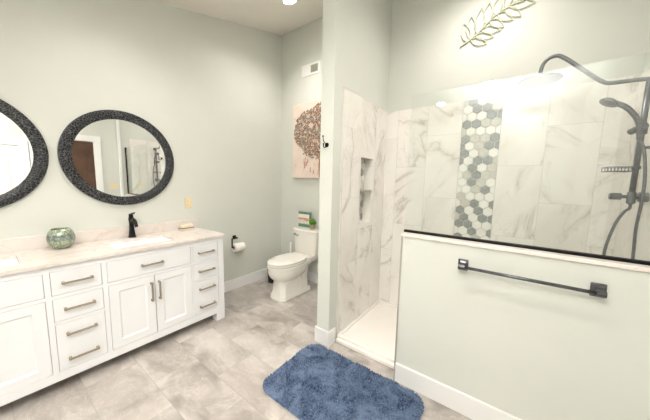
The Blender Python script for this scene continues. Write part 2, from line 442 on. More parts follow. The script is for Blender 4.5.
# ------------------------------------------------------------------ vanity
van = thing('bathroom_vanity', 'long white shaker vanity cabinet with nickel bar pulls along the left wall', 'cabinet', (.27, -1.355, 0))
YE, YC = -.292, -1.355
def mir(y): return 2 * YC - y
rows = [(.665, .822), (.488, .643), (.144, .468)]
banks = [(-.594, -.350), (-1.480, -1.230), (mir(-.350), mir(-.594))]
pairs = [(-1.202, -.610), (mir(-.610), mir(-1.202))]
FX = .535
b = BM(); box(b, .003, FX - .022, mir(YE), YE, .084, .864); obj('body', b, M['cab'], van)
b = BM()   # face frame built as strips between the openings
cols = sorted([(a, c, 'b') for a, c in banks] + [(a, c, 'p') for a, c in pairs])
prev = mir(YE)
FB = .022
for a, c, k in cols:
    box(b, FX - FB, FX, prev, a, .084, .864)
    zs = rows if k == 'b' else [(.665, .822), (.144, .643)]
    box(b, FX - FB, FX, a, c, .822, .864)
    for (l0, h0), (l1, h1) in zip(zs, zs[1:]): box(b, FX - FB, FX, a, c, h1, l0)
    box(b, FX - FB, FX, a, c, .084, .144)
    prev = c
box(b, FX - FB, FX, prev, YE, .084, .864)
obj('face_frame', b, M['cab'], van)
for ys in ((YE - .085, YE), (mir(YE), mir(YE) + .085)):
    b = BM(); box(b, FX - .085, FX, ys[0], ys[1], 0, .084, .002); obj('leg', b, M['cab'], van)
for ys in ((YE - .05, YE), (mir(YE), mir(YE) + .05)):
    b = BM(); box(b, .005, .06, ys[0], ys[1], 0, .084, .002); obj('leg', b, M['cab'], van)

def pull(parent, y, z, vertical=False):
    b = BM(); L = .076
    if vertical:
        box(b, FX + .021, FX + .032, y - .006, y + .006, z - L, z + L, .0015)
        for s in (-1, 1): box(b, FX, FX + .031, y - .0075, y + .0075, z + s * (L - .006) - .0075, z + s * (L - .006) + .0075, .002)
    else:
        box(b, FX + .021, FX + .032, y - L, y + L, z - .006, z + .006, .0015)
        for s in (-1, 1): box(b, FX, FX + .031, y + s * (L - .006) - .0075, y + s * (L - .006) + .0075, z - .0075, z + .0075, .002)
    obj('handle', b, M['nickel'], parent)
G = .0025
def slab(name, y0, y1, z0, z1):
    b = BM(); box(b, FX - .02, FX - .001, y0 + G, y1 - G, z0 + G, z1 - G, .0012, 1)
    return obj(name, b, M['cab'], van)
for a, c in banks:
    for i, (z0, z1) in enumerate(rows):
        d = slab('drawer', a, c, z0, z1)
        for z in ([(z0 + z1) / 2] if i < 2 else [.393, .219]): pull(d, (a + c) / 2, z)
for a, c in pairs:
    d = slab('drawer', a, c, .665, .822); pull(d, (a + c) / 2 - .012, .743)
    m = (a + c) / 2
    for s, (y0, y1) in ((-1, (a, m - .0005)), (1, (m + .0005, c))):
        b = BM(); y0 += G; y1 -= G if s > 0 else .0015; z0, z1 = .144 + G, .643 - G
        w_ = .056; X0, X1 = FX - .02, FX - .001
        box(b, X0, X1, y0, y0 + w_, z0, z1); box(b, X0, X1, y1 - w_, y1, z0, z1)
        box(b, X0, X1, y0 + w_, y1 - w_, z0, z0 + w_); box(b, X0, X1, y0 + w_, y1 - w_, z1 - w_, z1)
        # recessed field with a sloped bead around it
        iy0, iy1, iz0, iz1 = y0 + w_, y1 - w_, z0 + w_, z1 - w_; e = .011
        loft(b, [[Vector((X1 - .0005, iy0, iz0)), Vector((X1 - .0005, iy1, iz0)), Vector((X1 - .0005, iy1, iz1)), Vector((X1 - .0005, iy0, iz1))],
                 [Vector((X1 - .009, iy0 + e, iz0 + e)), Vector((X1 - .009, iy1 - e, iz0 + e)), Vector((X1 - .009, iy1 - e, iz1 - e)), Vector((X1 - .009, iy0 + e, iz1 - e))]], False, True)
        d = obj('door', b, M['cab'], van)
        pull(d, m + (.0275 * s), .51, True)

# counter with two sink cut-outs
ct = thing('countertop', 'cream quartz countertop with backsplash on the white vanity', 'countertop', (.28, YC, .864))
CX, CY0, CY1, CZ0, CZ1 = .556, mir(-.281), -.281, .864, .885
SX0, SX1 = .15, .44
sk = [(-.905 - .22, -.905 + .22), (mir(-.905) - .22, mir(-.905) + .22)]
b = BM()
ysorted = sorted(sk); prev = CY0
for a, c in ysorted:
    box(b, .0, CX, prev, a, CZ0, CZ1); box(b, .0, SX0, a, c, CZ0, CZ1); box(b, SX1, CX, a, c, CZ0, CZ1); prev = c
box(b, .0, CX, prev, CY1, CZ0, CZ1)
bmesh.ops.remove_doubles(b, verts=b.verts, dist=1e-6)
obj('slab', b, M['quartz'], ct)
b = BM(); box(b, .0, .02, CY0, CY1 - .002, CZ1, .98, .002); obj('backsplash', b, M['quartz'], ct)
def sink(c, lab):
    s = thing('sink', lab, 'sink', ((SX0 + SX1) / 2, c, .74), 'undermount sinks in the vanity counter')
    b = BM(); cx = (SX0 + SX1) / 2; hx, hy = (SX1 - SX0) / 2, .22
    R = [rrect(cx, c, hx + .008, hy + .008, CZ0 - .001, 12), rrect(cx, c, hx - .001, hy - .001, CZ0 - .001, 12), rrect(cx, c, hx - .012, hy - .012, .80, 9), rrect(cx, c, hx - .05, hy - .05, .752, 6), rrect(cx, c, .03, .03, .745, 2)]
    loft(b, R, False, True)
    R = [rrect(cx, c, hx + .008, hy + .008, CZ0 - .001, 12), rrect(cx, c, hx + .004, hy + .004, .79, 9), rrect(cx, c, hx - .03, hy - .03, .738, 6)]
    loft(b, R, False, True)
    obj('basin', b, M['porc'], s, auto=True)
    b = BM(); lathe(b, [(.024, .7455), (.024, .749), (.008, .750)], (cx, c, 0), 20); obj('drain', b, M['chrome'], s, smooth=True)
sink(-.905, 'white rectangular undermount sink below the large whole round mirror')
sink(mir(-.905), 'white rectangular undermount sink at the left edge, left of the green bowl')

def faucet(c, CZ1=CZ1 + .0006):
    f = thing('faucet', 'tall matte black single lever faucet between sink and backsplash', 'faucet', (.066, c, CZ1), 'black faucets on the vanity counter')
    x = .066
    b = BM(); z = CZ1
    loft(b, [rrect(x, c, a, a2, z + h, 5, 24) for h, a, a2 in ((0, .027, .027), (.006, .027, .027), (.012, .0235, .0235), (.08, .017, .0175), (.13, .0155, .0165), (.165, .019, .019), (.178, .0185, .0185))])
    obj('body', b, M['black'], f, auto=True)
    b = BM()
    P = [(x + .005, c, z + .135), (x + .05, c, z + .165), (x + .09, c, z + .16), (x + .118, c, z + .128), (x + .123, c, z + .108)]
    tube(b, P, .013, 14, 6, radii=(.0145, .0125)); obj('spout', b, M['black'], f, smooth=True)
    b = BM(); cyl(b, (x, c, z + .178), (x, c, z + .208), .0175, .0155, 20)
    loft(b, [[Vector((x + a, c - h, z + zz)), Vector((x + a, c + h, z + zz)), Vector((x + a, c + h, z + zz + .009)), Vector((x + a, c - h, z + zz + .009))] for a, h, zz in ((-.012, .013, .206), (.03, .012, .211), (.085, .009, .226))])
    obj('lever', b, M['black'], f, auto=True)
    return f
f0 = faucet(-.905)
f0['label'] = 'tall matte black lever faucet below the large whole round mirror'
dup(f0, (0, mir(-.905) + .905, 0), 'matte black lever faucet at the far left sink, under the cut off mirror')

# ------------------------------------------------------------------ mirrors
def mirror(cy, cz, lab):
    r = thing('round_mirror', lab, 'mirror', (0.0, cy, cz), 'round mirrors above the vanity')
    n = 96; b = BM(); prof = [(.337, .004), (.337, .017), (.342, .021), (.40, .026), (.411, .022), (.413, .016), (.413, .002)]
    loft_r = [[Vector((x, cy + rr * math.cos(2 * math.pi * i / n), cz + rr * math.sin(2 * math.pi * i / n))) for i in range(n)] for rr, x in prof]
    loft_r.append(loft_r[0]); loft(b, loft_r, False, False)
    bmesh.ops.remove_doubles(b, verts=b.verts, dist=1e-6)
    obj('frame', b, M['frame'], r, auto=True)
    b = BM(); loft(b, [[Vector((x, cy + .339 * math.cos(2 * math.pi * i / n), cz + .339 * math.sin(2 * math.pi * i / n))) for i in range(n)] for x in (.005, .011)])
    obj('mirror_glass', b, M['mirror'], r, auto=True)
mirror(-.911, 1.59, 'whole round mirror in a black textured frame, above the faucet')
mirror(-1.785, 1.582, 'round black framed mirror cut off by the left picture edge')

# ------------------------------------------------------------------ counter items
def glass_bowl():
    c = (.12, -1.362, CZ1 + .0006)
    t = NT('mottled_green_glass'); o = t.obj()
    vz = t.n('ShaderNodeSeparateXYZ', None, Vector=o).outputs[2]
    v = t.n('ShaderNodeTexVoronoi', {'feature': 'DISTANCE_TO_EDGE'}, Vector=o, Scale=75.)
    e = t.ramp(v.outputs[0], .02, .14)
    band = t.math('MULTIPLY', t.ramp(vz, .055, .075), t.ramp(vz, .10, .12, 1., 0.))
    n = t.ramp(t.noise(o, 45, 4), .35, .65)
    c0 = t.mix(n, lin(140, 158, 136), lin(206, 214, 192))
    c1 = t.mix(n, lin(66, 80, 96), lin(158, 170, 176))
    cc = t.mix(t.math('MULTIPLY', band, .8), c0, c1)
    cc = t.mix(e, lin(128, 142, 118), cc)
    t.base(cc, .12, .45, .7); t.bump(e, .4, .003)
    b = BM()
    pr = [(.03, 0), (.045, .004), (.066, .03), (.077, .065), (.076, .095), (.067, .125), (.054, .146), (.05, .15), (.048, .146), (.06, .12), (.069, .09), (.068, .06), (.055, .025), (.02, .012)]
    lathe(b, pr, c, 40)
    single('decorative_bowl', b, t.m, 'small rounded green mosaic glass bowl on the counter between the mirrors', 'bowl', smooth=True)
glass_bowl()
CZ1 += .0006
sd = thing('soap_dish', 'small cream dish with brown wooden rim at the right end of counter', 'soap dish', (.085, -.435, CZ1))
b = BM(); loft(b, [rrect(.085, -.435, a, h, CZ1 + z, 5, 32) for a, h, z in ((.033, .058, 0), (.038, .065, .004), (.041, .069, .022))]); obj('dish', b, M['porc'], sd, auto=True)
b = BM(); loft(b, [rrect(.085, -.435, a, h, CZ1 + z, 5, 32) for a, h, z in ((.043, .071, .022), (.043, .071, .028))]); obj('tray', b, plain('honey_wood', (158, 118, 78), .5, 0, .4, .2, 40), sd, auto=True)
b = BM(); loft(b, [rrect(.085, -.435, a, h, CZ1 + z, 3.2, 32) for a, h, z in ((.033, .060, .0285), (.037, .064, .034), (.037, .064, .054), (.030, .057, .062))])
single('soap_bar', b, plain('ivory_soap', (230, 220, 198), .5), 'ivory soap bar lying on the soap dish at the counter end', 'soap', auto=True)

# outlets, switch
def plate(name, lab, cat, x, y, z, nx, hw, hh, slots):
    r = thing(name, lab, cat, (x, y, z - hh))
    b = BM(); xs = sorted((x, x + nx * .006)); box(b, xs[0], xs[1], y - hw, y + hw, z - hh, z + hh, .0025); obj('plate', b, M['cream_pl'], r)
    for dy, dz, sx, sz, m in slots:
        b = BM(); xs = sorted((x + nx * .0055, x + nx * .009)); box(b, xs[0], xs[1], y + dy - sx, y + dy + sx, z + dz - sz, z + dz + sz, .0015, 1); obj('receptacle' if cat == 'outlet' else 'toggle', b, M[m], r)
plate('wall_outlet', 'cream outlet plate on the left wall above the soap dish', 'outlet', 0, -.365, 1.165, 1, .036, .058, [(0, .022, .014, .014, 'cream_pl'), (0, -.022, .014, .014, 'cream_pl')])
plate('light_switch', 'cream light switch plate seen in the whole round mirror, beside the brown door', 'light switch', XR, -.16, 1.25, -1, .058, .058, [(-.024, 0, .005, .012, 'cream_pl'), (.024, 0, .005, .012, 'cream_pl')])

# toilet paper
tp = thing('toilet_paper_holder', 'black metal toilet paper holder on the left wall', 'toilet paper holder', (0, .19, .69))
b = BM(); box(b, 0, .008, .165, .215, .665, .715, .004); obj('mount_plate', b, M['black'], tp)
b = BM(); k = .07
box(b, .004, k + .006, .184, .196, .684, .698, .002); box(b, k - .007, k + .006, .108, .196, .684, .697, .002); box(b, k - .007, k + .006, .108, .121, .575, .69, .002)
cyl(b, (k, .112, .583), (k, .30, .583), .007, n=12); cyl(b, (k, .292, .583), (k, .30, .583), .011, n=12)
obj('arm', b, M['black'], tp)
rl = thing('toilet_paper_roll', 'white toilet paper roll hanging on the black wall holder', 'toilet paper', (k, .2, .51))
b = BM()
def ringy(y, r): return [Vector((k + r * math.cos(2 * math.pi * i / 32), y, .57 + r * math.sin(2 * math.pi * i / 32))) for i in range(32)]
loft(b, [ringy(.135, .022), ringy(.135, .052), ringy(.138, .055), ringy(.272, .055), ringy(.275, .052), ringy(.275, .022)], False, False)
obj('paper', b, M['paper'], rl, auto=True)
b = BM(); loft(b, [ringy(.136, .022), ringy(.274, .022), ringy(.274, .0205), ringy(.136, .0205), ringy(.136, .022)], False, False); obj('core', b, M['card'], rl, auto=True)

# ------------------------------------------------------------------ toilet
TX = .640
to = thing('toilet', 'white two piece toilet with closed lid against the back wall', 'toilet', (TX, .6, 0))
def egg(w, yf, yb, yc, z, n=48):
    r = []
    for i in range(n):
        a = 2 * math.pi * i / n; c, s = math.cos(a), math.sin(a)
        if c >= 0: y = yc - c * (yc - yf); x = w * math.copysign(abs(s) ** .92, s)
        else: y = yc + abs(c) ** .8 * (yb - yc); x = w * math.copysign(abs(s) ** .6, s)
        r.append(Vector((TX + x, y, z)))
    return r
def oct_(hx, y0, y1, z, ch=.045, n=48, back=None):
    # chamfered rectangle footprint with n points, starting at the front centre
    hb = back or hx
    P = [(0, y0), (hx - ch, y0), (hx, y0 + ch), (hb, y1), (0, y1), (-hb, y1), (-hx, y0 + ch), (-hx + ch, y0), (0, y0)]
    seg = [math.dist(P[i], P[i + 1]) for i in range(8)]; cnt = n // 8; out = []
    for i in range(8):
        for j in range(cnt):
            t = j / cnt; out.append(Vector((TX + P[i][0] * (1 - t) + P[i + 1][0] * t, P[i][1] * (1 - t) + P[i + 1][1] * t, z)))
    return out
b = BM()
# front column with chamfered corners flaring into the bowl
A = [oct_(.128, .305, .66, 0.0), oct_(.126, .307, .66, .03), oct_(.112, .325, .66, .10), oct_(.104, .335, .66, .19)]
A += [egg(.118, .318, .68, .47, .225), egg(.156, .272, .74, .49, .265), egg(.178, .245, .79, .50, .31), egg(.184, .236, .80, .51, .35), egg(.184, .236, .80, .51, .372), egg(.189, .231, .80, .51, .380), egg(.189, .231, .80, .51, .403), egg(.183, .238, .80, .51, .409)]
loft(b, A)
# foot slab, rear column, trapway on both sides, deck that carries the tank
loft(b, [oct_(.128, .32, .80, 0, .03, back=.138), oct_(.128, .32, .80, .045, .03, back=.138), oct_(.120, .33, .79, .058, .03, back=.130)])
loft(b, [rrect(TX, .715, .122, .068, .05, 7), rrect(TX, .715, .112, .062, .2, 7), rrect(TX, .73, .118, .075, .33, 6), rrect(TX, .79, .15, .14, .40, 6)])
loft(b, [rrect(TX, .60, .06, .14, .05, 4), rrect(TX, .60, .06, .14, .36, 4)])
loft(b, [rrect(TX, .80, .14, .15, .37, 5), rrect(TX, .845, .165, .13, .41, 5), rrect(TX, .85, .17, .13, .445, 5)])
for s in (-1, 1):
    tube(b, [(TX + s * .06, .44, .20), (TX + s * .068, .50, .13), (TX + s * .072, .57, .13), (TX + s * .072, .62, .22), (TX + s * .072, .68, .29)], .042, 14, 6)
obj('bowl', b, M['porc'], to, auto=True)
for s in (-1, 1):
    b = BM(); lathe(b, [(.012, .06), (.012, .075), (.006, .084)], (TX + s * .098, .585, 0), 12); obj('bolt_cap', b, M['porc'], to, smooth=True)
b = BM(); loft(b, [egg(.180, .240, .745, .51, .414), egg(.187, .232, .75, .51, .420), egg(.187, .232, .75, .51, .432), egg(.180, .238, .748, .51, .436)]); obj('seat', b, M['porc'], to, auto=True)
b = BM(); loft(b, [egg(.180, .238, .755, .51, .441), egg(.187, .231, .758, .51, .446), egg(.187, .231, .758, .51, .455), egg(.176, .246, .752, .51, .464), egg(.10, .34, .70, .51, .469)])
for s in (-1, 1): box(b, TX + s * .07 - .02, TX + s * .07 + .02, .745, .785, .415, .452, .006)
obj('lid', b, M['porc'], to, auto=True)
b = BM()
loft(b, [rrect(TX, .912, a, d, z, 8, 40) for a, d, z in ((.183, .080, .448), (.192, .086, .47), (.215, .092, .74), (.216, .092, .75))])
obj('tank', b, M['porc'], to, auto=True)
b = BM()
loft(b, [rrect(TX, .908, a, d, z, 5, 48) for a, d, z in ((.222, .096, .752), (.230, .102, .758), (.230, .102, .774), (.224, .097, .783), (.12, .05, .787))])
obj('tank_lid', b, M['porc'], to, auto=True)
b = BM(); cyl(b, (TX - .165, .822, .705), (TX - .165, .806, .705), .015); tube(b, [(TX - .165, .808, .705), (TX - .13, .803, .702), (TX - .085, .803, .695)], .006, 8, 4, radii=(.006, .008))
obj('flush_lever', b, M['chrome'], to, smooth=True)

# objects around the toilet
b = BM(); c = (.205, .66, 0)
lathe(b, [(.062, 0), (.066, .004), (.084, .272), (.087, .28), (.081, .28), (.062, .012), (.01, .01)], c, 36)
single('waste_bin', b, M['rubber'], 'small black round bin mostly hidden behind the left of the toilet bowl', 'bin', auto=True)
pl_ = thing('plunger', 'plunger with slim white handle standing left of the toilet tank', 'plunger', (.352, .86, 0))
b = BM(); cyl(b, (.352, .86, .10), (.352, .86, .53), .011, n=14); lathe(b, [(.011, .52), (.014, .53), (.014, .545), (.006, .555)], (.352, .86, 0), 14); obj('handle', b, M['white'], pl_, smooth=True)
b = BM(); lathe(b, [(.066, 0), (.07, .03), (.055, .07), (.025, .09), (.018, .12), (.012, .12)], (.352, .86, 0), 28); obj('rubber_cup', b, M['rubber'], pl_, auto=True)

pb = thing('picture_block', 'small green and white picture block with orange motif standing on the toilet tank', 'decoration', (.53, .955, .787))
LZ = .787
M['pb_green'] = plain('muted_green', (98, 132, 112), .6, 0, .3, .15, 50); M['pb_white'] = plain('off_white', (232, 230, 220), .7, 0, .3, .04, 50)
M['pb_orange'] = plain('soft_orange', (214, 148, 112), .7, 0, .3, .1, 60)
b = BM(); box(b, .418, .634, .948, .975, LZ, 1.0, .002); obj('block', b, M['pb_green'], pb)
b = BM(); box(b, .420, .615, .945, .949, LZ + .045, .967); obj('picture', b, M['pb_white'], pb)
b = BM()
R = random.Random(4)
box(b, .424, .612, .9435, .9455, .90, .916)
for i in range(9):
    x = .432 + .021 * i; z = .905 - R.random() * .02
    loft(b, [[Vector((x + .011 * math.cos(a * .785), y, z + .012 * math.sin(a * .785))) for a in range(8)] for y in (.9455, .9425)])
obj('orange_motif', b, M['pb_orange'], pb)
b = BM()
for i in range(7):
    x = .44 + .025 * i; tube(b, [(x, .944, .89), (x + .004, .944, .86), (x - .002, .944, .835)], .0018, 5, 3)
obj('stem_motif', b, M['pb_green'], pb)

pp = thing('potted_plant', 'small round green plant in a grey pot on the toilet tank', 'plant', (.715, .90, LZ))
b = BM(); lathe(b, [(.028, LZ), (.032, LZ + .003), (.042, LZ + .062), (.044, LZ + .066), (.040, LZ + .066), (.036, LZ + .055), (.005, LZ + .054)], (.715, .90, 0), 28)
obj('pot', b, plain('grey_stone_pot', (158, 148, 122), .8, 0, .3, .25, 60), pp, auto=True)
b = BM(); R = random.Random(3)
for i in range(420):
    u = R.random() * 2 * math.pi; ph = math.acos(1 - R.random() * 1.55)
    d = Vector((math.cos(u) * math.sin(ph), math.sin(u) * math.sin(ph), math.cos(ph)))
    rr = .030 + R.random() * .022; c0 = Vector((.715, .90, LZ + .092)) + d * rr
    t1, t2 = frame_at(d + Vector((R.random() - .5, R.random() - .5, R.random() - .5)) * .8)
    s = .006 + R.random() * .006
    q = [b.verts.new(c0 - t1 * s), b.verts.new(c0 + t2 * s * .55), b.verts.new(c0 + t1 * s + d * .004), b.verts.new(c0 - t2 * s * .55)]
    b.faces.new(q)
lathe(b, [(.008, .055 + LZ), (.022, .07 + LZ), (.034, .09 + LZ), (.028, .115 + LZ), (.01, .125 + LZ)], (.715, .90, 0), 12)
obj('foliage', b, plain('leaf_green', (92, 148, 40), .6, 0, .3, .35, 90), pp)

# ------------------------------------------------------------------ wall pieces
vt = thing('air_vent', 'white wall air vent with grey grille high on the back wall', 'vent', (.549, YB, 2.82))
b = BM(); box(b, .393, .706, YB - .008, YB, 2.82, 2.966, .003); obj('plate', b, M['white'], vt)
b = BM(); box(b, .555, .672, YB - .010, YB - .0078, 2.848, 2.94); obj('grille_backing', b, M['vent_dark'], vt)
b = BM()
for i in range(9): box(b, .555, .672, YB - .013, YB - .0098, 2.852 + i * .0102, 2.855 + i * .0102)
obj('grille', b, M['sage_metal'], vt)

cv = thing('tree_painting', 'square canvas painting of a brown and grey blossoming tree above toilet', 'painting', (.76, YB, 1.468))
AX0, AX1, AZ0, AZ1, AY = .262, 1.26, 1.468, 2.468, YB - .035
b = BM(); box(b, AX0, AX1, AY, YB, AZ0, AZ1, .003); obj('canvas', b, M['canvas'], cv)
b = BM(); R = random.Random(11)
def blob(cx, cz, r, mi, k=8, y=.001):
    P = []
    ph = R.random() * 6.28; pet = R.choice((5, 5, 6))
    n = pet * 3
    for i in range(n):
        a = ph + 2 * math.pi * i / n; rr = r * (.62 + .38 * abs(math.cos(pet * (a - ph) / 2)))
        P.append((min(max(cx + rr * math.cos(a), AX0 + .002), AX1 - .002), min(max(cz + rr * math.sin(a), AZ0), AZ1 - .002)))
    vs = [b.verts.new((p[0], AY - y, p[1])) for p in P]; b.faces.new(vs).material_index = mi
# washes at the foot, pale dabs on the ground
for i in range(60):
    x = R.uniform(AX0 + .03, AX1 - .03); z = R.uniform(AZ0 + .02, AZ0 + .27); w_ = R.uniform(.008, .03); h_ = R.uniform(.03, .09)
    if abs(x - .62) < .2 or R.random() < .35:
        mi = R.choice((6, 6, 5)); x1_ = min(x + w_, AX1 - .005); z1_ = min(z + h_, AZ1)
        vs = [b.verts.new((xx, AY - .0006, zz)) for xx, zz in ((x, z), (x1_, z + .004), (x1_ - .003, z1_), (x + .003, z1_ - .01))]; b.faces.new(vs).material_index = mi
for i in range(40): blob(R.uniform(AX0 + .02, AX1 - .02), R.uniform(1.9, AZ1 - .02), R.uniform(.008, .02), 5, y=.0008)
# trunk and branches
def ribbon(pts, w0, w1, mi, y):
    P = smooth_path([(p[0], 0, p[1]) for p in pts], 5); L = []; Rr = []
    for i, p in enumerate(P):
        d = (P[min(i + 1, len(P) - 1)] - P[max(i - 1, 0)]).normalized(); nrm = Vector((-d.z, 0, d.x)); w = w0 + (w1 - w0) * i / (len(P) - 1)
        L.append(b.verts.new((p.x + nrm.x * w, AY - y, p.z + nrm.z * w))); Rr.append(b.verts.new((p.x - nrm.x * w, AY - y, p.z - nrm.z * w)))
    for i in range(len(P) - 1): b.faces.new((L[i], L[i + 1], Rr[i + 1], Rr[i])).material_index = mi
ribbon([(.765, 1.475), (.75, 1.62), (.755, 1.75), (.70, 1.86), (.62, 1.95)], .02, .006, 0, .0012)
ribbon([(.75, 1.70), (.80, 1.85), (.84, 2.0), (.86, 2.15)], .015, .005, 0, .0013)
ribbon([(.74, 1.79), (.66, 1.83), (.55, 1.84)], .01, .004, 0, .0014)
ribbon([(.79, 1.8), (.9, 1.88), (1.0, 1.9)], .01, .004, 0, .0014)
for i in range(2600):
    a = R.random() * 6.283; q = math.sqrt(R.random()); x = .76 + q * .48 * math.cos(a); z = 2.08 + q * .36 * math.sin(a)
    if not (AX0 + .03 < x < AX1 - .03 and z < AZ1 - .01): continue
    rad = math.hypot((x - .76) / .46, (z - 2.08) / .36); nz = mn.noise(Vector((x * 9, z * 9, 2)))
    if rad > 1.02 + .22 * mn.noise(Vector((x * 6, z * 6, 7))) or nz < -.5: continue
    mi = R.choice((1, 1, 2, 2, 2, 3, 4, 0)) if x < .60 else R.choice((0, 1, 1, 1, 4, 3, 2, 2))
    blob(x, z, R.uniform(.006, .016), mi, y=.0015 + i * .000002)
obj('tree_picture', b, [M['p_rust'], M['p_brownish'], M['p_dusty'], M['p_tan'], M['p_plum'], M['p_cream'], M['p_wash']], cv)

hk = thing('robe_hook', 'small dark double robe hook on the end of the narrow wing wall', 'hook', (1.589, 0, 1.70))
b = BM(); cyl(b, (1.589, 0, 1.722), (1.589, -.007, 1.722), .019, .017, 20); obj('back_plate', b, M['hook'], hk, auto=True)
b = BM(); tube(b, [(1.589, -.005, 1.728), (1.588, -.025, 1.732), (1.586, -.045, 1.752), (1.585, -.05, 1.782)],   .0034, 8, 5); cyl(b, (1.585, -.05, 1.78), (1.585, -.05, 1.79), .007, .006, 10)
tube(b, [(1.589, -.005, 1.714), (1.589, -.022, 1.700), (1.588, -.04, 1.702), (1.588, -.047, 1.722)], .0042, 8, 5); cyl(b, (1.588, -.047, 1.72), (1.588, -.047, 1.73), .0065, .0055, 10)
obj('prongs', b, M['hook'], hk, smooth=True)

tb = thing('towel_bar', 'dark pewter towel bar with square mounts on the half wall', 'towel bar', (2.905, 0, .915))
for x in (2.625, 3.187):
    b = BM(); box(b, x - .027, x + .027, -.012, 0, .919, .985, .004)
    loft(b, [[Vector((x + sx * h, y, .952 + sz * h2)) for sx, sz in ((-1, -1), (1, -1), (1, 1), (-1, 1))] for y, h, h2 in ((-.012, .021, .024), (-.02, .013, .015), (-.048, .010, .011))])
    cyl(b, (x - .016, -.06, .952), (x + .016, -.06, .952), .0145, n=16)
    obj('mount', b, M['pewter'], tb, auto=True)
b = BM(); cyl(b, (2.625, -.06, .952), (3.187, -.06, .952), .0088, n=16); obj('bar', b, M['pewter'], tb, smooth=True)

# metal leaf
lf = thing('leaf_wall_decor', 'sage green metal leaf branch hung above the shower', 'wall decor', (2.33, YB, 2.64))
LY = YB - .008
stem = [(2.328, 2.673), (2.406, 2.712), (2.483, 2.768), (2.550, 2.832), (2.617, 2.872), (2.688, 2.897), (2.75, 2.905)]
b = BM(); tube(b, [(x, LY, z) for x, z in stem], .0055, 8, 6, radii=(.0065, .0045)); 
for x, z in (stem[1], stem[4]): cyl(b, (x, LY, z), (x, YB, z), .004, n=8)
obj('stem', b, M['sage_metal'], lf, smooth=True)
leaves = [((2.411, 2.712), (2.536, 2.643), -1), ((2.445, 2.737), (2.582, 2.686), -1), ((2.488, 2.772), (2.630, 2.726), -1), ((2.545, 2.828), (2.650, 2.744), -1), ((2.600, 2.862), (2.707, 2.777), -1), ((2.650, 2.885), (2.760, 2.788), -1), ((2.675, 2.893), (2.842, 2.862), -1),
          ((2.385, 2.70), (2.344, 2.869), 1), ((2.410, 2.715), (2.402, 2.907), 1), ((2.460, 2.75), (2.478, 2.949), 1), ((2.523, 2.808), (2.532, 2.972), 1), ((2.586, 2.855), (2.599, 2.995), 1), ((2.65, 2.885), (2.68, 3.01), 1), ((2.72, 2.9), (2.82, 2.965), 1)]
for (ax, az), (bx, bz), s in leaves:
    b = BM(); A_ = Vector((ax, LY, az)); B_ = Vector((bx, LY, bz)); d = B_ - A_; L = d.length; nn = Vector((-d.z, 0, d.x)).normalized()
    wd = .15 * L + .008
    side = []
    for sg in (1, -1):
        P = [A_ + d * t + nn * sg * wd * math.sin(math.pi * t ** .85)  for t in (0, .08, .2, .35, .5, .65, .8, .92, 1)]
        tube(b, P, .0044, 6, 5)
    obj('leaflet', b, M['sage_metal'], lf, smooth=True)

# ------------------------------------------------------------------ shower column
sc_ = thing('shower_column', 'dark metal shower column with rain head and hand shower behind glass', 'shower', (3.39, .58, 1.0))
GY = .58; XC = 3.388; XWL = XR - .01
b = BM(); tube(b, [(XC, GY, 1.335), (XC, GY, 2.03)], .0135, 16, 0); obj('riser_pipe', b, M['gunmetal'], sc_, smooth=True)
b = BM(); tube(b, [(XWL, GY, 2.035), (3.30, GY, 2.042), (3.235, GY, 2.045), (3.205, GY, 2.058), (3.16, GY, 2.098), (3.06, GY, 2.200), (3.02, GY, 2.238), (2.985, GY, 2.262), (2.945, GY, 2.258), (2.918, GY, 2.230), (2.908, GY, 2.186), (2.906, GY, 2.150)], .0115, 14, 6)
cyl(b, (XWL, GY, 2.035), (XWL - .012, GY, 2.035), .03, n=24)
obj('shower_arm', b, M['gunmetal'], sc_, smooth=False, auto=True)
b = BM(); lathe(b, [(.012, 2.165), (.016, 2.148), (.04, 2.142), (.115, 2.134), (.118, 2.128), (.112, 2.122), (.02, 2.120)], (2.906, GY, 0), 40)
obj('rain_head', b, M['gunmetal'], sc_, auto=True)
b = BM()   # valve body with knobs, standing off the wall
cyl(b, (3.345, GY, 1.378), (XWL, GY, 1.378), .011, n=20); cyl(b, (XC, GY, 1.34), (XC, GY, 1.405), .019, n=20); cyl(b, (3.415, GY, 1.378), (XWL, GY, 1.378), .028, n=28)
obj('valve', b, M['gunmetal'], sc_, auto=True)
b = BM(); cyl(b, (3.303, GY, 1.378), (3.347, GY, 1.378), .020, n=28); cyl(b, (3.298, GY, 1.378), (3.304, GY, 1.378), .015, .019, n=28); obj('knob', b, M['gunmetal'], sc_, auto=True)
b = BM(); cyl(b, (XC, GY, 1.66), (XWL, GY, 1.66), .008, n=12); cyl(b, (XC, GY, 1.995), (XWL, GY, 1.995), .008, n=12); obj('wall_bracket', b, M['gunmetal'], sc_, auto=True)
b = BM(); cyl(b, (XC, GY, 1.735), (XC, GY, 1.79), .021, n=20); cyl(b, (XC - .005, GY - .05, 1.775), (XC - .03, GY + .045, 1.76), .018, n=16); obj('slide_holder', b, M['gunmetal'], sc_, auto=True)
b = BM(); HY = .535
tube(b, [(3.372, HY, 1.70), (3.366, HY, 1.77), (3.345, HY, 1.83), (3.305, HY, 1.885), (3.262, HY, 1.915), (3.235, HY, 1.928)], .012, 12, 6, radii=(.0115, .015))
hd = Vector((-.5, -.08, -.86)).normalized(); u, v_ = frame_at(hd); hc = Vector((3.235, HY, 1.925))
rings = []
for off, r in ((-.016, .02), (-.010, .034), (0, .044), (.010, .043), (.014, .035)):
    rings.append([hc + hd * off + (u * math.cos(2 * math.pi * i / 28) + v_ * math.sin(2 * math.pi * i / 28)) * r for i in range(28)])
loft(b, rings); obj('hand_shower', b, M['gunmetal'], sc_, auto=True)
b = BM()
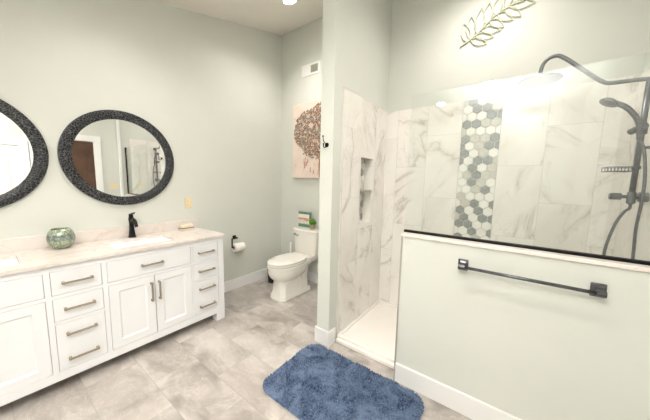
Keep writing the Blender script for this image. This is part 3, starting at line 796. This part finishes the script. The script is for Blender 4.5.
tube(b, [(3.372, HY, 1.70), (3.392, .52, 1.64), (3.408, .51, 1.50), (3.412, .51, 1.36), (3.412, .53, 1.2), (3.418, .53, 1.03), (3.415, .53, .86), (3.385, .53, .77), (3.345, .54, .80), (3.312, .55, .93), (3.308, .55, 1.03), (3.318, .555, 1.12), (3.34, .56, 1.225), (3.368, .57, 1.29), (XC, GY, 1.31), (XC, GY, 1.345)], .0075, 10, 8)
obj('hose', b, M['gunmetal'], sc_, smooth=True)
b = BM(); BZ = 1.525
bx0, bx1, by0, by1 = 3.262, 3.372, .51, .63
for z in (BZ, BZ + .024):
    tube(b, [(bx1, by0, z), (bx0, by0, z), (bx0, by1, z), (bx1, by1, z), (bx1, by0, z)], .003, 6, 0)
n = 8
for i in range(n + 1):
    x = bx0 + (bx1 - bx0) * i / n; tube(b, [(x, by0, BZ + .024), (x, by0, BZ), (x, by1, BZ), (x, by1, BZ + .024)], .0022, 6, 0)
cyl(b, (XC, GY, BZ + .012), (XC, GY, BZ + .03), .02, n=16); cyl(b, (XC, GY, BZ + .02), (bx1, GY, BZ + .02), .006, n=8)
obj('soap_basket', b, M['gunmetal'], sc_)

# ------------------------------------------------------------------ bath mat
bmx0, bmx1, bmy0, bmy1 = 1.508, 2.492, -.662, -.038
mt = thing('bath_mat', 'fluffy blue bath mat on the tile in front of the shower', 'bath mat', (2.0, -.35, 0))
RR = .115
def inside(x, y, r=.115, sh=0.):
    dx = max(bmx0 + r - x, x - (bmx1 - r), 0); dy = max(bmy0 + r - y, y - (bmy1 - r), 0)
    return dx * dx + dy * dy <= (r - sh) ** 2 if (dx > 0 or dy > 0) else True
cx, cy = (bmx0 + bmx1) / 2, (bmy0 + bmy1) / 2
def mat_ring(s, z, r=.115, n=12):
    P = []
    for qx, qy, a0 in ((bmx1 - r, bmy1 - r, 0), (bmx0 + r, bmy1 - r, 90), (bmx0 + r, bmy0 + r, 180), (bmx1 - r, bmy0 + r, 270)):
        for i in range(n + 1):
            a = math.radians(a0 + 90 * i / n); P.append(Vector((qx + (r - s) * math.cos(a), qy + (r - s) * math.sin(a), z)))
    return P
b = BM(); loft(b, [mat_ring(.006, 0.0005), mat_ring(.002, .004), mat_ring(.006, .010)]); obj('backing', b, plain('blue_backing', (120, 140, 172), .95), mt)
def pile_mat():
    t = NT('blue_shag_pile'); o = t.obj()
    at = t.n('ShaderNodeAttribute', {'attribute_name': 'tuft'}).outputs['Fac']
    big = t.ramp(t.noise(o, 8, 5, .7, 1.), .36, .64)
    c = t.mix(big, lin(50, 66, 94), lin(112, 130, 156))
    c = t.mix(t.ramp(at, 0., 1., 0., .5), c, lin(126, 143, 168))
    t.base(c, .95, 0, .1)
    return t.m
R = random.Random(21)
V_, F_, At = [], [], []
off = Vector(mt.location)
sx = .0072
yy = bmy0
while yy < bmy1:
    xx = bmx0
    while xx < bmx1:
        x = xx + (R.random() - .5) * sx * 1.2; y = yy + (R.random() - .5) * sx * 1.2
        if inside(x, y, RR, .003) and bmx0 < x < bmx1 and bmy0 < y < bmy1:
            dirn = mn.noise(Vector((x * 7, y * 7, 3.1))) * 6.3; ln = .35 + .5 * abs(mn.noise(Vector((x * 5, y * 5, 9))))
            h = .013 + .007 * R.random() + .006 * mn.noise(Vector((x * 12, y * 12, 0)))
            a = dirn + (R.random() - .5) * 2.2
            tx = x + math.cos(a) * h * ln; ty = y + math.sin(a) * h * ln
            i0 = len(V_); r0 = .0050; ph = R.random() * 6.28; tone = R.random()
            for k_ in range(4): V_.append((x + r0 * math.cos(ph + k_ * 1.571) - off.x, y + r0 * math.sin(ph + k_ * 1.571) - off.y, .007))
            mx_, my_ = (x * .5 + tx * .5), (y * .5 + ty * .5)
            for k_ in range(4): V_.append((mx_ + r0 * .85 * math.cos(ph + k_ * 1.571) - off.x, my_ + r0 * .85 * math.sin(ph + k_ * 1.571) - off.y, .007 + h * .65))
            V_.append((tx - off.x, ty - off.y, .007 + h))
            At += [tone] * 9
            for k_ in range(4):
                n_ = (k_ + 1) % 4
                F_.append((i0 + k_, i0 + n_, i0 + 4 + n_, i0 + 4 + k_)); F_.append((i0 + 4 + k_, i0 + 4 + n_, i0 + 8))
        xx += sx
    yy += sx
me = bpy.data.meshes.new('pile'); me.from_pydata(V_, [], F_); me.materials.append(pile_mat())
at = me.attributes.new('tuft', 'FLOAT', 'POINT'); at.data.foreach_set('value', At)
for p in me.polygons: p.use_smooth = True
po = bpy.data.objects.new('pile', me); COL.objects.link(po); po.parent = mt; po['kind'] = 'stuff'

# ------------------------------------------------------------------ recessed lights
def downlight(x, y, lab, power=50):
    z = ceil_z(y); tilt = math.atan(.257)
    r = thing('recessed_light', lab, 'ceiling light', (x, y, z), 'recessed ceiling lights')
    n = 32
    def ring(rr, dz):
        return [Vector((x + rr * math.cos(2 * math.pi * i / n), y + rr * math.sin(2 * math.pi * i / n) * math.cos(tilt), z + dz + .257 * rr * math.sin(2 * math.pi * i / n) * math.cos(tilt))) for i in range(n)]
    b = BM(); loft(b, [ring(.066, -.001), ring(.066, -.006), ring(.082, -.008), ring(.088, -.004), ring(.088, -.0005)], False, False); obj('trim_ring', b, M['white'], r, auto=True)
    b = BM(); loft(b, [ring(.066, -.001), ring(.066, -.0035)]); obj('lens', b, M['lens'], r)
    l = lamp('downlight_lamp', 'SPOT', (0, 0, -.03), power, (1, .93, .885), None, spot_size=math.radians(150), spot_blend=1., shadow_soft_size=.06)
    l.parent = r
    return r
downlight(.765, .40, 'recessed ceiling light above the toilet, at the top of the photo', 48)
downlight(.75, -.96, 'recessed ceiling light above the vanity beside the whole mirror', 31)
downlight(1.856, -2.35, 'recessed ceiling light reflected in the glass near the mosaic strip')
downlight(2.951, -2.38, 'recessed ceiling light reflected in the glass near the rain head')
downlight(.75, -2.35, 'recessed ceiling light at the camera end of the vanity', 27)
downlight(2.2, -.9, 'recessed ceiling light over the middle of the room')
downlight(2.55, .50, 'recessed ceiling light over the shower', 44)

for o in bpy.data.objects:
    if '_o' in o: del o['_o']
